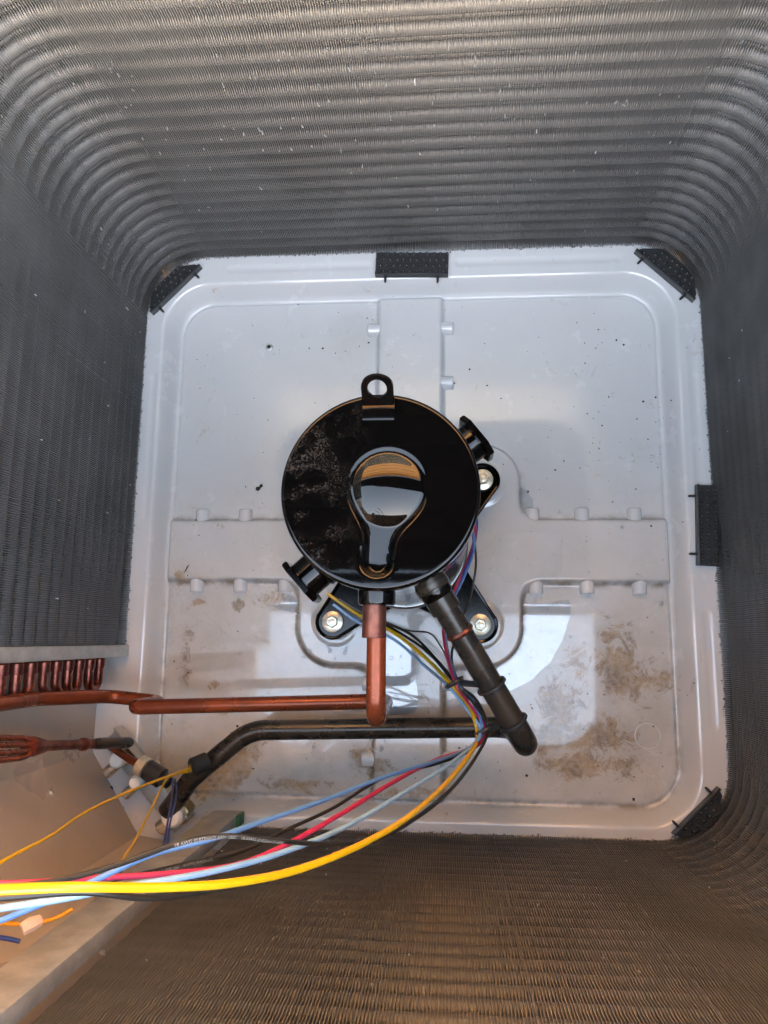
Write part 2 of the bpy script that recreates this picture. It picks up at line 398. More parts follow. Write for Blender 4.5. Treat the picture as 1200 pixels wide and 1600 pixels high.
tag(cr.build('crease', M['fin'], coil, smooth=0), kind='stuff')
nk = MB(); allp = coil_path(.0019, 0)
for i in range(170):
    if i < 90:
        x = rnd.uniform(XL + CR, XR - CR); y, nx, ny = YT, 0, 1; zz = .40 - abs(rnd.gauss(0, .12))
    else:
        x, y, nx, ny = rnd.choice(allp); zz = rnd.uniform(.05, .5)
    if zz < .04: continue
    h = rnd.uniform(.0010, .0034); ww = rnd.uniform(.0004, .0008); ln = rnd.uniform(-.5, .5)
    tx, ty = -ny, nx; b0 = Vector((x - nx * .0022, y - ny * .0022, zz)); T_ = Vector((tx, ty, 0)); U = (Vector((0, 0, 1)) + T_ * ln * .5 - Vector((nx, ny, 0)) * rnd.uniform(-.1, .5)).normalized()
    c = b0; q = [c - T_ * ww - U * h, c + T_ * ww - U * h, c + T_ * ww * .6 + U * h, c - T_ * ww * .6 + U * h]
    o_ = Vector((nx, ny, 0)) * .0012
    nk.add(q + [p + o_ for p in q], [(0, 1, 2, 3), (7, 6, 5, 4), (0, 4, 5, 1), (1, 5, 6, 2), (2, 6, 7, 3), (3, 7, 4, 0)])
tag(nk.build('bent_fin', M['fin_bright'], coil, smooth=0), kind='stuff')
# frayed fin foot where the coil meets the pan
fr = MB()
for (x, y, nx, ny) in coil_path(.0031, -.0006):
    if rnd.random() < .45:
        s = rnd.uniform(.0006, .0018); c = Vector((x - nx * rnd.uniform(0, .002), y - ny * rnd.uniform(0, .002), CZ0 + rnd.uniform(-.002, .003)))
        fr.box(c, (s, s * .8, s * 1.1), Euler((rnd.random() * 3, rnd.random() * 3, rnd.random() * 3)).to_matrix())
tag(fr.build('frayed_edge', M['fin'], coil, smooth=0), kind='stuff')
# end plates
MB().box((-.3845, -.1565, .415), (.037, .015, .77), bev=.0015).build('end_plate', M['galv'], coil)
MB().box((-.226, -.3570, .415), (.036, .014, .77), bev=.0015).build('end_plate', M['galv'], coil)
MB().box((-.2065, -.3570, .044), (.004, .0145, .026), bev=.001).build('green_end_block', M['green'], coil)
# return bends sticking out of the end plate on the left
ub = MB().tube(bend_path([(0, 0, 0), (0, -.038, 0), (0, -.038, .0262), (0, 0, .0262)], .01308, 10), .0056, 14).mesh('return_bend', M['copper_red'])
cl = MB().lathe([(.0062, 0), (.0072, .0015), (.0068, .012)], 14, Matrix.Rotation(math.pi / 2, 4, 'X')).mesh('collar', M['copper_red'])
TB = .0262
order = ['u', None, 'u', None, 's', 's', 'u', None, 'u', None, 'u', None, 'u', None, 'u', None, 's', 's', 'u', None, 'u', None, 'u', None]
for q, o_ in enumerate(order):
    zz = TZ0 + TP + q * TB
    x = -.384 + (.005 if q % 2 else 0) * 0
    if o_ == 'u': u_ = link('return_bend', ub, coil, (x, -.164, zz)); link('collar', cl, u_, (0, -.001, 0)); link('collar', cl, u_, (0, -.001, TB))
    elif o_ == 's':
        t_ = MB().tube(bend_path([(0, 0, 0), (0, -.030, 0), (.002, -.038, -.012)], .010, 6), .0048, 12).build('stub_tube', M['copper_red'], coil, (x, -.164, zz)); link('collar', cl, t_, (0, -.001, 0))

# ------------------------------------------------------------------ cabinet behind the coil, and the service corner panel
cab = empty('cabinet'); tag(cab, 'dark outer cabinet showing between the fins of the coil', 'cabinet')
for c, s in (((XL - .036, .125, .415), (.003, .56, .80)), ((0, YT + .036, .415), (.80, .003, .80)), ((XR + .036, 0, .415), (.003, .80, .80)), ((.10, YB - .036, .415), (.64, .003, .80))):
    MB().box(c, s).build('side_panel', M['cabinet'], cab)
panel = empty('corner_cover'); tag(panel, 'beige painted corner panel behind the service valves at lower left', 'panel')
pl = [(-.4065, -.150), (-.4065, -.285), (-.340, -.384), (-.2105, -.402)]
for a, b in zip(pl[:-1], pl[1:]):
    a, b = Vector((*a, 0)), Vector((*b, 0)); d = b - a; m_ = (a + b) / 2
    pf = MB().box((m_.x, m_.y, .415), (d.length + .002, .002, .80), Matrix.Rotation(math.atan2(d.y, d.x), 3, 'Z')).build('panel_face', M['panel'], panel)
    nv = Vector((-d.y, d.x, 0)).normalized()
    for (t_, zz) in ((.25, .16), (.78, .34)):
        c = a + d * t_ + nv * .001; MB().lathe([(.0045, 0), (.0045, .002), (.003, .0035)], 6, nv.to_track_quat('Z', 'Y').to_matrix().to_4x4()).build('screw', M['galv'], pf, (c.x, c.y, zz))

# ------------------------------------------------------------------ black studded coil spacers on the pan rim
def spacer(label, p0, p1, depth, shape='rect'):
    """p0, p1: ends of the inner edge as pixels at rim height"""
    z0 = RIM + .0005; a, b = at(*p0, z0 + .008), at(*p1, z0 + .008); c = (a + b) / 2; d = b - a; L_ = d.length
    rz = math.atan2(d.y, d.x)
    e = empty('coil_spacer', (c.x, c.y, z0), rz); tag(e, label, 'coil spacer', 'black coil spacers on the pan rim')
    if shape == 'rect': out = [(-L_ / 2, 0), (L_ / 2, 0), (L_ / 2, depth), (-L_ / 2, depth)]
    else: out = [(-L_ / 2, 0), (L_ / 2, 0), (L_ / 2 - .004, .010), (L_ * .25, depth), (-L_ * .25, depth), (-L_ / 2 + .004, .010)]
    MB().prism(out, 0, .007, bev=.0008).build('block', M['black_plastic'], e)
    MB().box((0, .0015, .009), (L_, .003, .006), bev=.0006).build('lip', M['black_plastic'], e)
    for sx in (-1, 1): MB().tube([(sx * L_ * .36, .001, .005), (sx * L_ * .36, -.0075, .0045), (sx * L_ * .36, -.009, .0035)], [.0018, .0016, .0009], 8).build('peg', M['black_plastic'], e)
    sm = MB().lathe([(.0026, -.0005), (.0022, .0018), (.0012, .0030), (.0004, .0032)], 10).mesh('stud', M['stud'], 80)
    rows = int(depth / .0085); cols = int(L_ / .0085)
    for i in range(cols):
        for j in range(rows):
            x = -L_ / 2 + (i + .5 + (.25 if j % 2 else -.25)) * L_ / cols; y = .006 + j * .0085
            if shape != 'rect' and abs(x) > L_ / 2 - .006 - y * .75: continue
            if y < depth - .002: link('stud', sm, e, (x, y, .007))
spacer('black studded spacer at the middle of the far rim', (586, 430), (700, 430), .034)
spacer('black corner spacer at the far left corner of the pan', (237, 490), (314, 416), .026, 'tri')
spacer('black corner spacer at the far right corner of the pan', (992, 392), (1084, 470), .030, 'tri')
spacer('black studded spacer half way along the right rim', (1088, 757), (1090, 883), .026)
bpts = ((1123, 1230), (1051, 1303)); spacer('black corner spacer at the near right corner of the pan', bpts[0], bpts[1], .018, 'tri')
for o in list(bpy.data.objects):
    if o.get('category') == 'coil spacer' and o['label'].startswith(('black studded spacer half', 'black corner spacer at the near')): o.rotation_euler.z += math.pi if False else 0

# ------------------------------------------------------------------ the house beside the unit, seen mirrored in the black lid
house = empty('house_eave', (0, .80, 0)); tag(house, 'brown wooden house eave mirrored in the shiny black compressor lid', 'house eave')
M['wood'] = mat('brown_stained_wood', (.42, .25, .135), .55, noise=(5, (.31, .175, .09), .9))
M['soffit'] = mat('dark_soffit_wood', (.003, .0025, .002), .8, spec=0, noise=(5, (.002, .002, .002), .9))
for k in range(12): MB().box((0, .012 + rnd.uniform(0, .006), -.02 + k * .172), (3.6, .02, .165), bev=.004).build('board', M['wood'], house)
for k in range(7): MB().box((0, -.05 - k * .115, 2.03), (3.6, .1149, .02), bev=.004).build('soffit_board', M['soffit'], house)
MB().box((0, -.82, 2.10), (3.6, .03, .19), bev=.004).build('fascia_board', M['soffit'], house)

# ------------------------------------------------------------------ the compressor
CX, CY, CT = -.006, -.0245, .430
comp = empty('compressor', (CX, CY, SZ)); tag(comp, 'black glossy enamel compressor standing in the middle of the pan', 'compressor')
def C(x, y, z): return (x - CX, y - CY, z - SZ)
RS, RL = .0745, .0775
MB().lathe([(.04, .030), (.062, .032), (.071, .040), (RS, .055), (RS, .385)], 96).build('shell', M['black_gloss'], comp, (0, 0, -SZ))
MB().lathe([(RS + .0005, .070), (RS + .0030, .072), (RS + .0030, .079), (RS + .0005, .081)], 96).build('seam_ring', M['silver'], comp, (0, 0, -SZ))
# lid: polar height field with the pressed keyhole
kc = at(605, 762, CT); ke = at(588, 878, CT); kx, ky = kc.x - CX, kc.y - CY; ex, ey = ke.x - CX, ke.y - CY
def lid_h(x, y):
    r = math.hypot(x, y); z = .0 - .0008 * (r / RL) ** 2
    d1 = math.hypot(x - kx, y - ky) - .0300
    t = max(0, min(1, ((x - kx) * (ex - kx) + (y - ky) * (ey - ky)) / ((ex - kx) ** 2 + (ey - ky) ** 2)))
    d2 = math.hypot(x - kx - t * (ex - kx), y - ky - t * (ey - ky)) - (.0125 - .0025 * t)
    kk = .016; h = max(0, min(1, .5 + .5 * (d2 - d1) / kk)); d = d2 * (1 - h) + d1 * h - kk * h * (1 - h)
    s = max(0, min(1, (.0025 - d) / .0055)); s = s * s * (3 - 2 * s)
    z += -.0022 * s
    z += .0072 * max(0, 1 - ((d1 + .03) / .030) ** 2) - .0075 * t * s      # a bulge in the round part, the channel falls towards the boss
    return z
V = [(0, 0, lid_h(0, 0))]; Fq = []; nr, na = 60, 128; RF = .0740
for i in range(1, nr + 1):
    r = RF * i / nr
    for k in range(na):
        a = 2 * math.pi * k / na; x, y = r * math.cos(a), r * math.sin(a); V.append((x, y, lid_h(x, y)))
zb = lid_h(RF, 0); rad = RL - RF
prof = [(RF + rad * math.sin(t), zb - rad + rad * math.cos(t)) for t in np.linspace(.10, math.pi / 2, 9)] + [(RL, zb - .030), (RL - .0008, zb - .0325), (RS - .001, zb - .033)]
for r, zz in prof:
    for k in range(na):
        a = 2 * math.pi * k / na; V.append((r * math.cos(a), r * math.sin(a), zz))
for k in range(na): Fq.append((0, 1 + k, 1 + (k + 1) % na))
for i in range(nr + len(prof) - 1):
    for k in range(na):
        a = 1 + i * na + k; b = 1 + i * na + (k + 1) % na; Fq.append((a, a + na, b + na, b))
M['lid'] = M['black_gloss'].copy(); M['lid'].name = 'dusty_black_lid'
Nn, Ll = M['lid'].node_tree.nodes, M['lid'].node_tree.links
bs = Nn['Principled BSDF']; tcn = Nn.new('ShaderNodeTexCoord')
def nz_(sc, dt, di=0):
    q = Nn.new('ShaderNodeTexNoise'); q.inputs['Scale'].default_value = sc; q.inputs['Detail'].default_value = dt; q.inputs['Roughness'].default_value = .75; q.inputs['Distortion'].default_value = di
    Ll.new(tcn.outputs['Object'], q.inputs['Vector']); return q.outputs['Fac']
def mr_(x, a, b, c=0, d=1):
    q = Nn.new('ShaderNodeMapRange'); q.inputs['From Min'].default_value = a; q.inputs['From Max'].default_value = b; q.inputs['To Min'].default_value = c; q.inputs['To Max'].default_value = d
    Ll.new(x, q.inputs['Value']); return q.outputs[0]
def mu_(a, b):
    q = Nn.new('ShaderNodeMath'); q.operation = 'MULTIPLY'; Ll.new(a, q.inputs[0]); Ll.new(b, q.inputs[1]); return q.outputs[0]
sx = Nn.new('ShaderNodeSeparateXYZ'); Ll.new(tcn.outputs['Object'], sx.inputs[0])
side = mr_(sx.outputs[0], -.005, -.055)          # dust lies on the left of the lid
dust = mu_(mu_(side, mr_(nz_(28, 8, 1.2), .47, .72)), mr_(nz_(600, 5), .45, .68))
mxn = Nn.new('ShaderNodeMix'); mxn.data_type = 'RGBA'; mxn.inputs[6].default_value = (.0015, .0015, .0016, 1); mxn.inputs[7].default_value = (.09, .082, .075, 1)
Ll.new(dust, mxn.inputs[0]); Ll.new(mxn.outputs[2], bs.inputs['Base Color']); Ll.new(mr_(dust, 0, 1, .035, .6), bs.inputs['Roughness'])
me = bpy.data.meshes.new('lid'); me.from_pydata(V, [], Fq); me.materials.append(M['lid']); me.shade_smooth(); me.set_sharp_from_angle(angle=R_(50))
link('lid', me, comp, (0, 0, CT - SZ))
# lifting lug: foot welded on the lid and a leaning eye
lg = at(591, 642, CT + .001); lx, ly = lg.x - CX, lg.y - CY
lug = empty('lifting_lug'); lug.parent = comp; lug.location = (lx, ly, CT - SZ - .003)
MB().box((0, 0, .0022), (.0255, .0145, .0030), bev=.0008).build('foot', M['black_gloss'], lug)
bm = bmesh.new(); W2 = .0125; hh = .024; hr = .0075; hc = .0145
outer = [(-W2, 0), (W2, 0), (W2, .016)] + [(W2 * math.cos(a) , .016 + .0095 * math.sin(a)) for a in np.linspace(.25, math.pi - .25, 12)] + [(-W2, .016)]
inner = [(hr * math.cos(a), hc + hr * math.sin(a)) for a in np.linspace(0, 2 * math.pi, 25)[:-1]]
def ring_plate(outer, inner, t):
    # resample both loops around the hole centre and bridge them
    c = (0, hc); n_ = 64; O = []; I = []
    for k in range(n_):
        a = 2 * math.pi * k / n_; dx, dy = math.cos(a), math.sin(a); best = 0
        for (x0, y0), (x1, y1) in zip(outer, outer[1:] + outer[:1]):
            ex_, ey_ = x1 - x0, y1 - y0; den = dx * ey_ - dy * ex_
            if abs(den) < 1e-12: continue
            s_ = ((x0 - c[0]) * ey_ - (y0 - c[1]) * ex_) / den; u_ = ((x0 - c[0]) * dy - (y0 - c[1]) * dx) / den
            if s_ > 0 and -1e-6 <= u_ <= 1 + 1e-6: best = max(best, s_)
        O.append((c[0] + dx * best, c[1] + dy * best)); I.append((c[0] + dx * hr, c[1] + dy * hr))
    v = [(x, y, z_) for z_ in (0, t) for L_ in (O, I) for x, y in L_]; f = []
    for k in range(n_):
        k2 = (k + 1) % n_
        f += [(k, n_ + k, n_ + k2, k2), (2 * n_ + k, 2 * n_ + k2, 3 * n_ + k2, 3 * n_ + k), (k, k2, 2 * n_ + k2, 2 * n_ + k), (n_ + k, 3 * n_ + k, 3 * n_ + k2, n_ + k2)]
    return v, f
bm.free()
MB().add(*ring_plate(outer, inner, .003)).build('eye', M['black_gloss'], lug, (0, .0062, .0012), (R_(51), 0, 0)).scale = (1, 1.1, 1)
# side ports with clipped square flanges
def port(ang, zc, label=None):
    e = empty('port'); e.parent = comp; e.rotation_euler.z = R_(ang); e.location = (0, 0, zc - SZ)
    Mx = Matrix.Rotation(math.pi / 2, 4, 'Y')
    MB().lathe([(.0190, .070), (.0190, .079), (.0170, .081), (.0170, .096)], 32, Mx).build('neck', M['black_gloss'], e)
    s = .0212; c = .009; out = [(-s + c, -s), (s - c, -s), (s, -s + c), (s, s - c), (s - c, s), (-s + c, s), (-s, s - c), (-s, -s + c)]
    MB().prism(out, .0955, .101, Mx, bev=.0008).build('flange', M['black_gloss'], e)
port(38, .352); port(222, .352)
# discharge boss below the lid edge
MB().lathe([(.0150, .060), (.0150, .084), (.0140, .0865), (.0100, .087)], 36, Matrix.Rotation(math.pi / 2, 4, 'X')).build('discharge_boss', M['black_gloss'], comp, (-.006 + .0015, 0, .392 - SZ))
MB().lathe([(.0165, .060), (.0165, .078), (.0155, .080)], 36, Matrix.Rotation(math.pi / 2, 4, 'X') @ Matrix.Identity(4)).build('suction_boss', M['dark_pipe'], comp, (0, 0, .30 - SZ), (0, 0, R_(30.5)))
# base plate: four arms to the feet
bpz = .034
arms = []
for (fx, fy) in FEET:
    dx, dy = fx - CX, fy - CY; L_ = math.hypot(dx, dy); a0 = math.atan2(dy, dx); arms.append((a0, L_))
arms.sort(); out = []
for i, (a0, L_) in enumerate(arms):
    ux, uy = math.cos(a0), math.sin(a0); vx, vy = -uy, ux; rr = .0205
    out.append((ux * .075 - vx * .034, uy * .075 - vy * .034))
    for t in np.linspace(-math.pi / 2, math.pi / 2, 9): out.append((ux * (L_ + rr * math.cos(t)) + vx * rr * math.sin(t), uy * (L_ + rr * math.cos(t)) + vy * rr * math.sin(t)))
    out.append((ux * .075 + vx * .034, uy * .075 + vy * .034))
    a1 = arms[(i + 1) % 4][0] + (2 * math.pi if i == 3 else 0); am = (a0 + a1) / 2
    out.append((.070 * math.cos(am), .070 * math.sin(am)))
MB().prism(out, bpz - .004 - SZ, bpz - SZ, bev=.001).build('base_plate', M['black_gloss'], comp)
rim_pts = smooth_path([(x, y, bpz - SZ + .001) for x, y in out + out[:1]], 3)
MB().tube(rim_pts, .0022, 8, False).build('base_plate_rim', M['black_gloss'], comp)
for (fx, fy) in FEET:
    b = empty('foot_bolt'); b.parent = comp; b.location = (fx - CX, fy - CY, 0)
    MB().lathe([(.0165, .0016), (.0165, .010), (.013, .013), (.0165, .016), (.0165, .021)], 24).build('grommet', M['rubber'], b)
    MB().lathe([(.0135, .0252), (.0135, .0280), (.0125, .0285)], 32).build('washer', M['bolt'], b)
    MB().lathe([(.0078, .0284), (.0078, .0330), (.0066, .0342)], 6).build('head', M['bolt'], b, rot=(0, 0, rnd.random()))
    MB().lathe([(.0042, .0340), (.0042, .0347), (.0036, .0349)], 16).build('dimple', M['bolt'], b)

# ------------------------------------------------------------------ copper discharge pipe
def pipe(name, label, cat, path, r, m, n=20, parent=None):
    o = MB().tube(path, r, n).build(name, m, parent)
    if parent is None: tag(o, label, cat)
    return o
dz = .392; d0 = at(585, 945, dz); d1 = at(585, 1124, dz)
PA = .205; aL = at(208, 1105, PA)
P_ = [(CX + -.0045, CY - .080, dz), (d1.x + .001, d1.y, dz), (d1.x - .006, d1.y - .001, PA), (aL.x, aL.y, PA), (aL.x - .001, aL.y - .001, .125), (-.345, -.207, .125), (-.381, -.203, .22), (-.383, -.200, .66)]
disc = pipe('discharge_pipe', 'bare copper discharge pipe running from the compressor to the coil header', 'pipe', bend_path(P_, [0, .017, .014, .011, .014, .02, .05, 0], 10), .0078, M['copper'], 24)
MB().tube([(d0.x, CY - .084, dz), (d0.x, CY - .112, dz), (d0.x, CY - .1125, dz)], [.0095, .0098, .0080], 24).build('swaged_sleeve', M['copper_hot'], disc)

# ------------------------------------------------------------------ dark suction pipe
sz_ = .30; s0 = at(683, 928, sz_); s1 = at(824, 1166, sz_ - .04); LZ = .085
l0 = at(390, 1141, LZ); l1 = at(300, 1215, LZ); l2 = at(262, 1268, LZ - .02)
P_ = [(s0.x - .012, s0.y + .020, sz_ + .003), s0, s1, (s1.x - .0005, s1.y - .002, LZ), l0, l1, l2]
suct = pipe('suction_pipe', 'thick dark suction pipe from the compressor side to the near left valve', 'pipe', bend_path(P_, [0, .01, .030, .026, .06, .05, 0], 12), .0118, M['dark_pipe'], 24)
dirv = (s1 - s0)
def along(t): return s0 + dirv * t
ax = dirv.normalized()
MB().tube([along(-.06), along(.10), along(.105)], [.0142, .0142, .0122], 24).build('swaged_end', M['dark_pipe'], suct)
MB().tube([along(.235), along(.25), along(.265)], [.0128, .0138, .0122], 24).build('braze_ring', M['copper_hot'], suct)
MB().tube([along(-.03), along(.0), along(.015)], [.0152, .0155, .0142], 24).build('collar', M['black_gloss'], suct)

# ------------------------------------------------------------------ wires
def wire(name, label, pts, r, m, per=10, wob=.0):
    p = smooth_path([at(u + rnd.uniform(-1, 1), v_ + rnd.uniform(-1, 1), z_) for u, v_, z_ in pts], per)
    o = MB().tube(p, r * .80, 10).build(name, M[m]); tag(o, label, 'wire'); return o, p
T1 = (706, 1066, .262); T2 = (752, 1140, .250)
def off(p, du, dv, dz_=0): return (p[0] + du, p[1] + dv, p[2] + dz_)
wires = []
wires.append(wire('yellow_wire', 'thick yellow wire sweeping from the compressor to the left edge', [(512, 928, .16), (560, 960, .16), (615, 988, .18), (665, 1028, .22), off(T1, -2, 2), (733, 1105, .255), off(T2, -6, 4), (738, 1172, .29), (700, 1222, .37), (640, 1275, .47), (570, 1318, .54), (470, 1358, .60), (360, 1380, .645), (240, 1387, .675), (120, 1385, .70), (0, 1390, .715), (-80, 1396, .725)], .0024, 'w_yellow'))
wires.append(wire('light_blue_wire', 'light blue wire running just above the thick yellow wire', [(520, 945, .155), (560, 972, .155), (615, 1000, .17), (665, 1040, .21), off(T1, -6, 6, -.004), (728, 1108, .25), off(T2, -2, 0, .004), (738, 1165, .28), (690, 1203, .35), (620, 1245, .43), (540, 1292, .50), (440, 1333, .56), (330, 1362, .60), (200, 1385, .63), (90, 1405, .65), (0, 1420, .66), (-80, 1432, .67)], .0020, 'w_lblue'))
wires.append(wire('blue_wire', 'mid blue wire forming the topmost of the fanned out wires', [(728, 790, .26), (740, 850, .21), (726, 900, .18), (702, 950, .19), (697, 1000, .22), off(T1, 8, -2), (738, 1095, .26), off(T2, 2, 2, .002), (735, 1168, .275), (680, 1190, .33), (600, 1213, .41), (500, 1252, .49), (400, 1288, .55), (330, 1311, .58), (240, 1335, .60), (160, 1370, .61), (90, 1402, .62), (0, 1438, .625), (-70, 1462, .63)], .0019, 'w_blue'))
wires.append(wire('red_wire', 'red wire passing under the blue wires in the fan out', [(730, 780, .26), (742, 832, .22), (730, 880, .19), (704, 935, .19), (692, 985, .21), off(T1, 3, -4, .003), (731, 1096, .262), off(T2, 6, -2), (742, 1166, .268), (680, 1188, .31), (610, 1225, .38), (540, 1268, .44), (450, 1318, .49), (370, 1350, .52), (270, 1364, .55), (150, 1372, .58), (60, 1378, .60), (-60, 1384, .61)], .0021, 'w_red'))
wires.append(wire('black_wire', 'black wire hugging the lower side of the yellow wire', [(530, 935, .17), (575, 962, .17), (640, 990, .19), (680, 1030, .225), off(T1, 10, 4), (745, 1095, .26), off(T2, 10, 2), (742, 1185, .29), (700, 1240, .37), (640, 1285, .45), (560, 1322, .52), (440, 1368, .58), (320, 1392, .62), (230, 1402, .65), (130, 1394, .675), (0, 1402, .69), (-80, 1405, .70)], .0019, 'w_black'))
wires.append(wire('black_wire', 'black printed wire crossing over the blue and red wires', [(560, 955, .165), (620, 985, .175), (670, 1020, .22), off(T1, 6, 4, .005), (742, 1100, .264), off(T2, 10, -4, .004), (748, 1175, .285), (712, 1225, .36), (650, 1278, .44), (590, 1310, .50), (510, 1319, .545), (430, 1312, .58), (350, 1307, .60), (280, 1318, .615), (180, 1352, .63), (80, 1378, .645), (-60, 1392, .655)], .0017, 'w_black'))
wires.append(wire('black_wire', 'black wire running behind the blue wire to the left', [(730, 800, .25), (744, 870, .19), (735, 930, .18), (714, 990, .20), (706, 1030, .225), off(T1, 12, 0, -.004), (747, 1105, .255), off(T2, 12, 2, -.004), (735, 1172, .262), (680, 1193, .30), (600, 1215, .37), (520, 1262, .43), (450, 1295, .47), (380, 1330, .50), (290, 1350, .53), (190, 1372, .56), (80, 1390, .58), (-60, 1410, .60)], .0016, 'w_black'))
wires.append(wire('purple_wire', 'short violet wire lying against the right of the compressor shell', [(730, 770, .27), (745, 815, .23), (737, 865, .20), (715, 915, .185), (700, 965, .19), (697, 1010, .215), off(T1, 5, -6, -.005)], .0016, 'w_navy'))
wires.append(wire('thin_black_wire', 'thin black wire curling over the base plate below the compressor', [(600, 975, .07), (640, 985, .08), (672, 990, .10), (690, 1010, .15), (700, 1035, .21), off(T1, 2, 6, -.008)], .0012, 'w_black'))
# printing on the crossing black wire
def print_on(o, p, i0, i1, text, size, lift):
    q = p[i0:i1][::-1]; L_ = [0]
    for a, b in zip(q, q[1:]): L_.append(L_[-1] + (b - a).length)
    fc = bpy.data.curves.new('printing', 'FONT'); fc.body = text; fc.size = size; fc.align_y = 'CENTER'
    fo_ = bpy.data.objects.new('printing', fc); COL.objects.link(fo_); bpy.context.view_layer.update()
    m_ = bpy.data.meshes.new_from_object(fo_.evaluated_get(bpy.context.evaluated_depsgraph_get())); bpy.data.objects.remove(fo_)
    for vt in m_.vertices:
        x = min(max(vt.co.x, 0), L_[-1] * .999); k = max(i for i in range(len(L_) - 1) if L_[i] <= x); f_ = (x - L_[k]) / (L_[k + 1] - L_[k])
        b = q[k].lerp(q[k + 1], f_); t = (q[k + 1] - q[k]).normalized(); up = Vector((-.05, -.15, 1)); up = (up - t * up.dot(t)).normalized(); sd_ = up.cross(t)
        vt.co = b + up * lift + sd_ * vt.co.y
    m_.materials.clear(); m_.materials.append(M['print']); link('printing', m_, o)
o, p = wires[5]; print_on(o, p, 84, 132, '18 AWG (0.823mm2) 600V 105C   18 AWG (0.823mm2) 600V', .0024, .00150)
o, p = wires[6]; print_on(o, p, 108, 150, '18 AWG (0.823mm2) 600V 105C  18 AWG (0.823mm2)', .0023, .00140)
# small wires of the pressure switches
wire('thin_yellow_wire', 'thin yellow wire from the black switch cap to the left edge', [(304, 1198, .115), (285, 1206, .13), (240, 1222, .18), (185, 1243, .24), (130, 1272, .31), (80, 1305, .37), (20, 1338, .42), (-60, 1380, .46)], .0017, 'w_yellow')
wire('thin_yellow_wire', 'thin yellow wire dropping from the switch cap under the blue wire', [(300, 1206, .112), (275, 1210, .13), (258, 1220, .15), (240, 1255, .20), (215, 1305, .27), (185, 1355, .34), (165, 1390, .38), (120, 1398, .42), (40, 1396, .46), (-60, 1400, .48)], .0016, 'w_yellow')
wire('orange_wire', 'short orange wire at the lower left edge below the bundle', [(112, 1420, .44), (95, 1430, .445), (75, 1439, .45), (40, 1444, .455), (-60, 1440, .46)], .0018, 'w_orange')
wire('navy_wire', 'navy wire stub ending at the left edge below the tape', [(32, 1470, .44), (10, 1466, .445), (-60, 1455, .46)], .0020, 'w_navy')
wire('navy_wire', 'left one of the two short navy wires below the black switch', [(270, 1218, .10), (268, 1245, .13), (260, 1290, .18), (253, 1330, .22), (225, 1375, .28), (150, 1395, .36), (30, 1398, .42), (-50, 1400, .45)], .0015, 'w_navy')
wire('navy_wire', 'right one of the two short navy wires below the black switch', [(274, 1218, .10), (276, 1240, .13), (266, 1290, .18), (261, 1335, .22), (235, 1382, .28), (160, 1398, .35), (30, 1402, .40), (-50, 1404, .43)], .0014, 'w_navy')
o = MB().tube([at(62, 1438, .452), at(48, 1444, .458), at(34, 1452, .462)], [.004, .0052, .0045], 8).build('tape_wrap', M['tape']); tag(o, 'pale tape wrapped round the orange wire at lower left', 'tape')

# cable ties between the wires and the suction pipe
def tie(label, t_, T, du):
    e = empty('cable_tie', along(t_)); tag(e, label, 'cable tie', 'black cable ties on the suction pipe')
    u = ax.orthogonal().normalized(); v_ = ax.cross(u)
    ring = [(u * math.cos(a) + v_ * math.sin(a)) * .0132 for a in np.linspace(0, 2 * math.pi, 33)]
    MB().tube(ring, .0018, 6, False).build('pipe_loop', M['black_plastic'], e)
    c = at(*T) - along(t_); tw = (at(T[0] + 22, T[1] + 37, T[2]) - at(T[0] - 22, T[1] - 37, T[2])).normalized(); u = tw.orthogonal().normalized(); v_ = tw.cross(u)
    ring = [c + (u * math.cos(a) + v_ * math.sin(a)) * .0085 for a in np.linspace(0, 2 * math.pi, 25)]
    MB().tube(ring, .0020, 6, False).build('wire_loop', M['black_plastic'], e)
    d = c.normalized(); MB().tube([d * .011, d * (c.length - .006)], .0030, 8).build('bridge', M['black_plastic'], e)
tie('upper black cable tie joining the wires to the suction pipe', .60, off(T1, 4, 0), 0)
tie('lower black cable tie joining the wires to the suction pipe', .84, off(T2, 4, 0), 0)

# ------------------------------------------------------------------ liquid line, distributor, valves and switches
da = at(60, 1166, .25); db = at(128, 1163, .17); dc = at(204, 1160, .085)
liq = pipe('liquid_line', 'copper distributor line with brazed joints running to the small valve', 'pipe', smooth_path([da, db, at(165, 1162, .125), dc], 8), .0052, M['copper_hot'], 16)
MB().tube([db.lerp(dc, -.05), db.lerp(dc, .0), db.lerp(dc, .06), db.lerp(dc, .1)], [.0055, .0072, .0072, .0055], 16).build('joint', M['copper_red'], liq)
MB().tube([db.lerp(dc, .25), db.lerp(dc, .3), db.lerp(dc, .95), db.lerp(dc, 1.0)], [.0055, .0064, .0064, .005], 16).build('filter', M['dark_pipe'], liq)
dn = (da - db).normalized()
MB().tube([da - dn * .012, da, da + dn * .010, da + dn * .016], [.0060, .0082, .0098, .0094], 18).build('distributor', M['copper_red'], liq)
for i, dv_ in enumerate((-17, -6, 6, 17)):
    MB().tube(smooth_path([da + dn * .004, at(40, 1168 + dv_ * .8, .275), at(10, 1170 + dv_, .31), at(-60, 1172 + dv_ * 1.2, .38)], 8), .0029, 12).build('distributor_tube', M['copper'], liq)
sv = at(212, 1192, .075)
sline = pipe('switch_tube', 'thin short copper tube leading into the black pressure switch', 'pipe', [at(165, 1160, .105), at(190, 1178, .09), sv], .0045, M['copper'], 14)
sw = empty('pressure_switch', at(240, 1207, .08)); tag(sw, 'black pressure switch with a zinc collar beside the small valve', 'pressure switch')
a0 = at(216, 1193, .078) - sw.location; a1 = at(262, 1222, .085) - sw.location
MB().tube([a0, a0.lerp(a1, .06), a0.lerp(a1, .28), a0.lerp(a1, .32)], [.009, .0125, .0125, .009], 24).build('collar', M['bolt'], sw)
